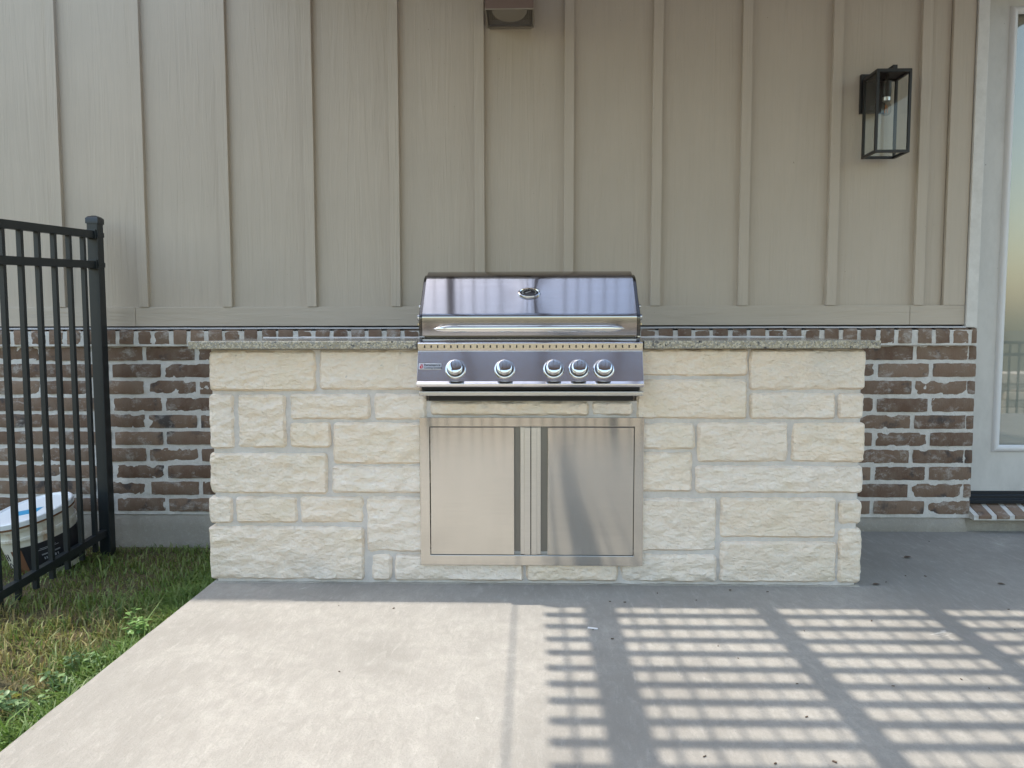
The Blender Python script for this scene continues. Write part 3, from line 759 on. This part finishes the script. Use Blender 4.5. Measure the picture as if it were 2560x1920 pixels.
g = G(); g.lathe([(.0125, .062), (.014, .055), (.019, .043), (.0215, .028), (.0205, .014), (.014, .004), (.005, .0003), (.0001, 0)], (bx, by, 1.909), (0, 0, 1), 28); bl = obj('bulb', g, thin_glass('bulb_glass', (.86, .87, .86), 1.6), ln, smooth=80)
g = G()
for kq in range(4):
    a = R(90*kq+20); g.tube([(bx+.003*math.cos(a), by+.003*math.sin(a), 1.955), (bx+.008*math.cos(a), by+.008*math.sin(a), 1.923)], .0014, 6)
obj('filament', g, plain('orange_filament', (.62, .24, .07), .5), bl)['kind'] = 'stuff'

# =================================================================== DRYER VENT
VX0, VX1, VZ, VYF = -.2035, .0058, 2.3455, -.2005
vt = thing('vent_hood', (-.1, YS, VZ), 'dull taupe box vent hood high on the siding above the grill', 'vent')
kv = (.20, .165, .13); MAT_VENT = plain('vent_plastic', (.25, .215, .17), .5)
wt = .004; pl = [(VX0, YS-.002), (VX0, VYF), (VX1, VYF), (VX1, YS-.002), (VX1-wt, YS-.002), (VX1-wt, VYF+wt), (VX0+wt, VYF+wt), (VX0+wt, YS-.002)]
g = G(); g.add([(x, y, VZ+.001) for x, y in pl] + [(x, y, VZ+.17) for x, y in pl], [tuple(range(7, -1, -1)), tuple(range(8, 16))] + [(i, (i+1) % 8, 8+(i+1) % 8, 8+i) for i in range(8)])
obj('hood', g, plain('shaded_vent_plastic', (.15, .10, .08), .55), vt, bevel=.001)  # darker brown than the rim: the hood's backlit shade is in its colour
for bx_ in ((VX0-.002, VX1+.002, VYF-.002, VYF+.004, VZ-.004, VZ+.001), (VX0-.002, VX0+.004, VYF+.0042, YS-.012, VZ-.004, VZ+.001), (VX1-.004, VX1+.002, VYF+.0042, YS-.012, VZ-.004, VZ+.001), (VX0+.008, VX1-.008, YS-.022, YS-.001, VZ-.005, VZ+.0008)):
    obj('rim', G().box(*bx_), MAT_VENT, vt, bevel=.001)
g = G(); 
for kq in range(26): xx = VX0+.006+kq*(VX1-VX0-.012)/25; g.box(xx-.0007, xx+.0007, VYF+.006, YS-.02, VZ+.006, VZ+.0074)
for kq in range(26): yy = VYF+.008+kq*(YS-.03-VYF)/25; g.box(VX0+.005, VX1-.005, yy-.0007, yy+.0007, VZ+.0076, VZ+.009)
obj('screen', g, MAT_VENT, vt)['kind'] = 'stuff'
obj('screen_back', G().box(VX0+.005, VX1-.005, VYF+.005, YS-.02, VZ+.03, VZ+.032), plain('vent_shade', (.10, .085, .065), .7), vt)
g = G(); cxv = (VX0+VX1)/2; vs = []; fs = []; n = 24
for kq in range(n+1):
    t = math.pi*kq/n
    for r, h in ((0.0, -.0005), (.060, -.0005), (.066, -.004), (.077, -.0045), (.079, .006)): vs.append((cxv-r*math.cos(t), VYF+.006+1.72*r*math.sin(t), VZ+h))
for kq in range(n):
    for j in range(4): a = kq*5+j; fs.append((a, a+5, a+6, a+1))
obj('damper', g.add(vs, fs), MAT_VENT, vt, smooth=40)

# =================================================================== IRON FENCE AT LEFT
PX, PY = -2.014, -.10
f_end = Vector((-2.32, -1.62)); fdir = Vector((.012, -1)).normalized()   # plan direction away from the post
def iron_fence(name, post, d2, length, top_z, label, lowest, posts=(0,), slope=0.0, gz=-.105, p0=.105):
    fn = thing(name, (post[0], post[1], gz), label, 'fence')
    d = Vector((d2[0], d2[1], -slope)).normalized(); dh = Vector((d2[0], d2[1], 0)).normalized(); n_ = Vector((-dh.y, dh.x, 0)); zz = Vector((0, 0, 1))
    for s in posts:
        p = Vector((post[0], post[1], 0)) + dh*s - zz*(slope*s)
        g = G(); hw = .0254; h1 = top_z + .044
        g.obox(p+zz*((h1+gz-.1)/2), dh, n_, zz, hw, hw, (h1-gz+.1)/2)
        po = obj('post', g, MAT_IRON, fn, bevel=.003)
        g = G(); c_ = p+zz*h1; e_ = hw+.003; vs = []
        for hh, ee in ((-.012, e_), (.012, e_), (.021, e_*.72), (.026, e_*.25)):
            vs += [c_+dh*(a*ee)+n_*(b*ee)+zz*hh for a, b in ((-1, -1), (1, -1), (1, 1), (-1, 1))]
        fs = [(q*4+i, q*4+(i+1) % 4, q*4+4+(i+1) % 4, q*4+4+i) for q in range(3) for i in range(4)] + [(12, 13, 14, 15), (3, 2, 1, 0)]
        obj('post_cap', g.add(vs, fs), MAT_IRON, po, smooth=60)
        for rz in (top_z-.017, top_z-.154):
            obj('bracket', G().obox(p+dh*.028+zz*rz, dh, n_, zz, .008, .021, .021), MAT_IRON, po, bevel=.001)
            obj('band', G().obox(p+zz*rz, dh, n_, zz, hw+.002, hw+.002, .011), MAT_IRON, po, bevel=.001)
    o3 = Vector((post[0], post[1], 0))
    for rz in (top_z-.017, top_z-.154, lowest):
        c_ = o3 + d*(length/2+.02) + zz*rz
        obj('rail', G().obox(c_, d, n_, d.cross(n_), length/2, .0135, .0167), MAT_IRON, fn, bevel=.001)
    q = 0; bar = .0092
    while p0+q*.1095 < length:
        s = p0+q*.1095; q += 1; p = o3 + dh*s - zz*(slope*s)
        obj('picket', G().obox(p+zz*((top_z-.018+lowest-.062)/2), dh, n_, zz, bar, bar, (top_z-.018-lowest+.062)/2), MAT_IRON, fn)
    return fn
iron_fence('iron_fence', (PX, PY), fdir, 2.4, 1.416, 'black iron picket fence with its capped end post on the left lawn', .009, (0, 2.42), .053)
iron_fence('iron_fence', (6.2, -5.3), (-1, 0), 10.8, .80, 'low black iron fence across the far yard, mirrored in the door glass', -.33, (0, 1.8, 3.6, 5.4, 7.2, 9.0, 10.8), 0, -.45)

# =================================================================== BUCKET
bc = thing('paint_bucket', (-2.2, -.33, -.1), 'dirty white plastic bucket with a lid, leaning by the wall behind the iron fence', 'bucket')
MB = M('stained_white_plastic')
st1 = MB.noise(11, 5, .65, (1, 1, .35)); cc = MB.mix(MB.ramp(st1, .55, .68), (.66, .64, .57), (.36, .20, .09)); cc = MB.mix(MB.math('MULTIPLY', MB.ramp(MB.noise(30, 4, .7), .5, .7), .25), cc, (.4, .38, .34))
MB.base(cc).rough(.4)
ML = plain('white_lid_plastic', (.74, .77, .80), .35)
Rm = Matrix.Rotation(R(-11), 4, 'Y') @ Matrix.Rotation(R(11), 4, 'X')
Sm = Matrix.Diagonal((1.1, 1.1, .82, 1)); Tm = Matrix.Translation(Vector((-2.232, -.32, .166)) - Rm @ Vector((0, 0, .34*.82))) @ Rm @ Sm
def tl(g): g.v = [tuple(Tm @ Vector(v)) for v in g.v]; return g
g = G(); g.lathe([(0, .002), (.128, .0), (.131, .006), (.140, .235), (.149, .238), (.149, .252), (.1425, .255), (.1435, .292), (.152, .294), (.152, .305), (.146, .307)], (0, 0, 0), (0, 0, 1), 48); body = obj('bucket_body', tl(g), MB.m, bc, smooth=35)
g = G(); g.lathe([(.150, .3075), (.1560, .308), (.1560, .3155), (.150, .316)], (0, 0, 0), (0, 0, 1), 48); obj('rusty_ring', tl(g), plain('rust_stain', (.17, .075, .03), .8), bc, smooth=50)
g = G(); g.lathe([(.151, .315), (.1565, .318), (.1575, .343), (.1535, .3485), (.143, .350), (.139, .342), (.05, .340), (0, .340)], (0, 0, 0), (0, 0, 1), 48); lid = obj('bucket_lid', tl(g), ML, bc, smooth=35)
g = G(); g.box(-.05, .055, -.055, .0, .3405, .3412); obj('blue_sticker', tl(g), plain('blue_print', (.03, .30, .55), .4), lid)
def wrap(a0, a1, z0, z1, dr_, n=14, slant=0.0):
    vs = []; fs = []
    for i in range(n+1):
        t = R(a0+(a1-a0)*i/n)
        for z in (z0 + slant*(1-i/n), z1): r = .131+.009*(z-.006)/.229+dr_; vs.append((r*math.cos(t), r*math.sin(t), z))
    for i in range(n): a = i*2; fs.append((a, a+2, a+3, a+1))
    return vs, fs
g = G(); g.add(*wrap(-90, 28, .03, .20, .0012)); lb = obj('black_label', tl(g), plain('black_label_print', (.012, .013, .018), .45), body)
g = G(); g.add([(0, 0, 0)]*0, []); vs, fs = wrap(-108, -88, .03, .185, .0016, 6); g.add(vs, fs); obj('brown_label_corner', tl(g), plain('brown_label_print', (.16, .07, .035), .6), body)
g = G()
for z, a0, a1 in ((.165, -62, -38), (.158, -66, -34), (.132, -62, -34), (.128, -62, -34)): g.add(*wrap(a0, a1, z, z+.0025, .0024, 6))
for q, (a0, a1) in enumerate(((-60, -58.5), (-57, -55.5), (-54, -51), (-49, -47.5), (-45.5, -42), (-40, -38.5))): g.add(*wrap(a0, a1, .103, .116, .0024, 1))
obj('label_print', tl(g), plain('pale_label_print', (.35, .36, .38), .5), lb)['kind'] = 'stuff'
def strokes(lines):
    g = G()
    for pts in lines:
        p3 = []
        for a, z in pts: r = .131+.009*(z-.006)/.229+.001; p3.append((r*math.cos(R(a)), r*math.sin(R(a)), z))
        g.tube(p3, .0016, 5)
    return g
MK = [[(-127, .165), (-127, .125)], [(-119, .168), (-119, .128)], [(-127, .146), (-119, .149)],
      [(-123+5*math.cos(t), .088+.024*math.sin(t)) for t in [math.pi*2*i/14 for i in range(15)]]]
obj('marker_writing', tl(strokes(MK)), MAT_INK, body)['kind'] = 'stuff'

# =================================================================== ROOF AND PERGOLA (out of frame, they cast the shade)
WT = 5.45                                              # height of the gable wall whose top edge throws the long shadow
rf = thing('upper_wall', (0, 0, TOP), 'taupe upper house wall and roof above the top of the photo', 'wall')
obj('siding_panel', G().box(-9, 6.5, YS, YS+.12, TOP+.001, WT-.001), MAT_SIDE, rf)
obj('siding_panel', G().box(-9, -3.401, YS, YS+.12, -.1, TOP), MAT_SIDE, rf)
obj('fascia', G().box(-9, 6.5, -.02, YS-.0005, WT-.19, WT), plain('fascia_paint', (.38, .335, .27), .6), rf)
g = G(); g.prism_x([(YS, WT-.0), (YS, WT-.02), (5, 6.6), (5, 6.63)], -9, 6.5)
obj('shingle_deck', g, plain('grey_shingles', (.12, .115, .11), .9), rf)
YE = -.0045
pg = thing('pergola', (1.5, -2.3, 0), 'brown slatted pergola over the patio, above and behind the camera', 'pergola')
PZ = 2.72
PXR = 3.0
obj('ledger', G().box(-1.38, PXR+.05, YE-.040, YE-.001, PZ-.02, PZ+.15), MAT_RAFTER, pg)
for kq in range(8):
    xr = -1.055 + .566*kq
    rw_ = .030 if kq == 0 else .019
    obj('rafter', G().box(xr-rw_, xr+rw_, -4.7, YE-.0405, PZ+.045, PZ+.14), MAT_RAFTER, pg)
for kq in range(-5, 43):
    ysl = -.592 - .1008*kq + random.uniform(-.004, .004)
    obj('slat', G().box(-1.275, PXR, ysl-.0185, ysl+.0185, PZ+.1405, PZ+.178), MAT_SLAT, pg).rotation_euler = (0, 0, random.uniform(-.0012, .0012))
for kq in range(54):
    xl = -1.23 + .0792*kq + random.uniform(-.007, .007); lw = random.choice((.003, .004, .005, .0055))
    obj('lath', G().box(xl-lw, xl+lw, -4.68, -.05, PZ+.1785, PZ+.186), MAT_SLAT, pg)
obj('added_shadow_strip', G().box(-1.362, -1.3585, -4.7, YE-.0405, PZ+.10, PZ+.112), MAT_RAFTER, pg)  # unseen strip, added to cast a faint shadow band on the slab
obj('beam', G().box(-1.45, PXR+.1, -4.52, -4.40, PZ-.19, PZ-.001), MAT_RAFTER, pg)
for xp in (-1.3, PXR-.1): obj('post', G().box(xp-.07, xp+.07, -4.53, -4.39, 0, PZ-.191), MAT_RAFTER, pg)

# stone retaining wall far behind the camera, mirrored in the door glass
g = G()
zz = -.46; rw = 0
while zz < .22:
    h = random.choice((.12, .16, .1)); xx = -9.0 + random.random()*.3
    while xx < 12:
        L = random.uniform(.25, .6); dy = random.uniform(-.03, .03); g.box(xx+.008, xx+L-.008, -7.25+dy, -6.9+dy, zz+.006, zz+h-.006); xx += L
    zz += h
rw = thing('retaining_wall', (1, -7, -.45), 'cream dry-stacked stone wall beyond the far fence, mirrored in the door glass', 'wall')
o = obj('stone_course', g, MAT_STONE, rw, bevel=.012); o['kind'] = 'stuff'
obj('wall_core', G().box(-9, 12, -7.2, -6.97, -.46, .19), plain('wall_shadow_core', (.2, .19, .17), .9), rw)

# =================================================================== GRASS AND WEEDS
N = 52000
rs = np.random.RandomState(3)
gx = np.where(rs.rand(N) < .36, -1.238 - np.abs(rs.randn(N))*.10, -1.24 - rs.rand(N)*2.0)
gy = -3.3 + rs.rand(N)*3.28
keep = (gx < -1.236) & (gx > -3.2)
dens = np.array([mn.noise(Vector((x*2.3, y*2.3, 7))) + .5*mn.noise(Vector((x*7, y*7, 2))) for x, y in zip(gx, gy)])
near = np.exp(-np.maximum(0, (-1.238-gx))/.13)
keep &= (dens + near*1.3 + rs.rand(N)*.9 - .05) > .05
gx, gy, dens, near = gx[keep], gy[keep], dens[keep], near[keep]; N = len(gx)
shade = gy > -1.05
h = (.030 + .045*rs.rand(N)**1.5) * (1 + .55*near) * (1+.3*dens); tall = rs.rand(N) < .012; h[tall] *= 1.9; h *= np.where(gy > -.75, .72, 1.0)
an = rs.rand(N)*2*np.pi; lean = h*(.25 + .9*rs.rand(N)); lx = np.cos(an)*lean; ly = np.sin(an)*lean
wd = .0016 + .0016*rs.rand(N) + .0012*near; pa = an + np.pi/2 + rs.randn(N)*.4; px, py = np.cos(pa)*wd, np.sin(pa)*wd
gz = np.array([ground_z(x, y) for x, y in zip(gx, gy)]) - .004
over = gx + lx > -1.24; lx = np.where(over & (rs.rand(N) < .72), -np.abs(lx)*.5, lx)
V = np.zeros((N, 5, 3), np.float32)
V[:, 0] = np.stack([gx-px, gy-py, gz], 1); V[:, 1] = np.stack([gx+px, gy+py, gz], 1)
V[:, 2] = np.stack([gx-px*.8+lx*.35, gy-py*.8+ly*.35, gz+h*.62], 1); V[:, 3] = np.stack([gx+px*.8+lx*.35, gy+py*.8+ly*.35, gz+h*.62], 1)
V[:, 4] = np.stack([gx+lx, gy+ly, gz+h*(.95-.35*rs.rand(N))], 1)
me = bpy.data.meshes.new('grass'); idx = np.arange(N)*5
me.vertices.add(N*5); me.vertices.foreach_set('co', V.ravel())
loops = np.stack([idx, idx+1, idx+3, idx+2, idx+2, idx+3, idx+4], 1).ravel()
me.loops.add(N*7); me.loops.foreach_set('vertex_index', loops.astype(np.int32))
me.polygons.add(N*2); st = np.stack([np.arange(N)*7, np.arange(N)*7+4], 1).ravel(); me.polygons.foreach_set('loop_start', st.astype(np.int32))
me.update(calc_edges=True)
dry = np.clip(.60 - near*1.25 - dens*.6 + rs.randn(N)*.28, 0, 1)
dry = np.where(gy > -.9, dry*.35, dry)
g0 = np.array([.06, .115, .022]); g1 = np.array([.125, .20, .04]); t1 = np.array([.30, .26, .105]); t2 = np.array([.22, .155, .07])
mixr = rs.rand(N)[:, None]; C = 1.3*(g0*(1-mixr)+g1*mixr)*(1-dry[:, None]) + 1.35*(t1*mixr+t2*(1-mixr))*dry[:, None]
C = np.concatenate([np.repeat(C, 5, 0), np.ones((N*5, 1))], 1).astype(np.float32)
at = me.color_attributes.new('blade_colour', 'FLOAT_COLOR', 'POINT'); at.data.foreach_set('color', C.ravel())
k = M('grass_blade'); a_ = k.n('ShaderNodeVertexColor'); a_.layer_name = 'blade_colour'; k.base(a_.outputs[0]).rough(.5)
tr = k.n('ShaderNodeBsdfTranslucent'); k.l(a_.outputs[0], tr.inputs[0]); mx = k.n('ShaderNodeMixShader'); mx.inputs[0].default_value = .35
k.l(k.b.outputs[0], mx.inputs[1]); k.l(tr.outputs[0], mx.inputs[2]); k.l(mx.outputs[0], k.t.nodes['Material Output'].inputs[0]); me.materials.append(k.m)
o = bpy.data.objects.new('grass', me); col.objects.link(o); o['kind'] = 'stuff'

def leaf_mat(name, c):
    k = M(name); cc = k.mix(k.noise(40, 3, .6), tuple(x*.8 for x in c), tuple(x*1.2 for x in c)); k.base(cc).rough(.45)
    tr = k.n('ShaderNodeBsdfTranslucent'); k.l(cc, tr.inputs[0]); mx = k.n('ShaderNodeMixShader'); mx.inputs[0].default_value = .3
    k.l(k.b.outputs[0], mx.inputs[1]); k.l(tr.outputs[0], mx.inputs[2]); k.l(mx.outputs[0], k.t.nodes['Material Output'].inputs[0]); return k.m
MW = [leaf_mat('weed_leaf', (.17, .30, .085)), leaf_mat('grey_weed_leaf', (.20, .31, .13)), leaf_mat('yellow_leaf', (.42, .40, .05))]
def leaf_geo(g, p, d, L, Wd, droop, rnd):
    d = Vector(d).normalized(); s = d.cross(Vector((0, 0, 1))).normalized(); n = s.cross(d); vs = []; fs = []
    for i, (u, wv) in enumerate(((0, .08), (.3, .85), (.6, 1), (.85, .55), (1, .03))):
        c_ = Vector(p)+d*(L*u)+Vector((0, 0, -droop*L*u*u)); vs += [c_-s*(Wd*wv)+n*(.15*Wd*wv), c_, c_+s*(Wd*wv)+n*(.15*Wd*wv)]
    for i in range(4):
        for j in range(2): a = i*3+j; fs.append((a, a+1, a+4, a+3))
    g.add(vs, fs)
def weed(x, y, n, spread, hgt, label, L=(.02, .035), mats=0):
    t = thing('weed', (x, y, ground_z(x, y)), label, 'weed'); rr = random.Random(int(abs(x*y)*1e4)); z0 = ground_z(x, y)
    gl = [G(), G()]; gs = G()
    for i in range(n):
        a = rr.uniform(0, 2*math.pi); r = spread*math.sqrt(rr.random()); tip = Vector((x+r*math.cos(a), y+r*math.sin(a)*1.3, z0+hgt*(.45+.55*rr.random())))
        gs.tube([(x+.3*r*math.cos(a), y+.3*r*math.sin(a), z0), tip], .0009, 4)
        for q in range(rr.randint(3, 5)):
            b = rr.uniform(0, 2*math.pi); leaf_geo(gl[0 if rr.random() < .985 else 1], tip-Vector((0, 0, .006*q)), (math.cos(b), math.sin(b), rr.uniform(-.1, .7)), rr.uniform(*L), rr.uniform(.0045, .0085), rr.uniform(.1, .5), rr)
    obj('weed_leaves', gl[0], MW[mats], t, smooth=60)['kind'] = 'stuff'
    if gl[1].v: obj('yellow_leaves', gl[1], MW[2], t, smooth=60)['kind'] = 'stuff'
    obj('weed_stem', gs, MW[mats], t)['kind'] = 'stuff'
weed(-1.305, -1.17, 13, .045, .125, 'upright broadleaf weed with a yellowed leaf at the shadow line by the slab')
weed(-1.34, -1.47, 30, .075, .085, 'low spreading broadleaf weed patch halfway along the slab edge', (.02, .032), 1)
weed(-1.385, -1.66, 22, .06, .085, 'grey-green weed patch nearest the camera beside the slab', (.02, .034), 1)
weed(-1.30, -1.92, 9, .03, .075, 'small weed tuft at the slab edge close to the left edge of the photo')

# =================================================================== LITTER ON THE PATIO
MAT_DEAD = M('dead_leaf'); MAT_DEAD.base(MAT_DEAD.mix(MAT_DEAD.noise(60, 3, .6), (.06, .04, .03), (.12, .08, .055))).rough(.8); MAT_DEAD = MAT_DEAD.m
def dead(x, y, s, a, label, curl=.35):
    g = G(); d = Vector((math.cos(a), math.sin(a), 0)); sd = Vector((-d.y, d.x, 0)); vs = []; fs = []
    for i, (u, wv) in enumerate(((-1, .05), (-.5, .75), (0, 1), (.5, .7), (1, .05))):
        for j in (-1, 0, 1): vs.append(Vector((x, y, .0025)) + d*(u*s) + sd*(j*wv*s*.55) + Vector((0, 0, curl*s*(abs(j)*.7*wv + .25*u*u))))
    for i in range(4):
        for j in range(2): q = i*3+j; fs.append((q, q+1, q+4, q+3))
    o = obj('dry_leaf', g.add(vs, fs), MAT_DEAD, smooth=60); return tag(o, label, 'dry leaf', 'dead leaves on the patio')
dead(1.5766, -.4255, .020, .5, 'largest curled brown dead leaf on the shaded slab right of the island')
dead(1.2945, -.775, .016, .1, 'curled dead leaf at the front right foot of the island')
dead(.7290, -.850, .009, 1.2, 'dark leaf scrap on the slab just before the right stones, left one of two')
dead(.8620, -.865, .008, .6, 'dark leaf scrap on the slab just before the right stones, right one of two')
dead(1.7650, -.760, .014, -.5, 'thin dead leaf on the shaded slab right of the island near the photo edge')
dead(1.4680, -1.905, .011, 2.4, 'small dead leaf on the striped slab near the bottom right corner')
g = G(); rr = random.Random(5)
for i in range(90):
    x, y = rr.uniform(-.9, 3.0), rr.uniform(-2.3, -.1)
    if x < 1.27 and y > -.82: continue
    if x < .2 and rr.random() < .6: continue
    a = rr.uniform(0, 6.3); s = rr.uniform(.0015, .0048); d = Vector((math.cos(a), math.sin(a), 0)); sd = Vector((-d.y, d.x, 0))
    g.obox((x, y, .0022), d, sd, Vector((0, 0, 1)), s, s*rr.uniform(.2, .5), .0011)
o = obj('leaf_litter', g, MAT_DEAD); o['kind'] = 'stuff'
g = G(); g.obox((.195, -1.22, .0022), Vector((.96, -.28, 0)), Vector((.28, .96, 0)), Vector((0, 0, 1)), .016, .004, .001)
tag(obj('paper_scrap', g, plain('white_paper', (.75, .74, .75), .7)), 'thin white paper scrap lying in the wide shadow band on the slab', 'scrap')
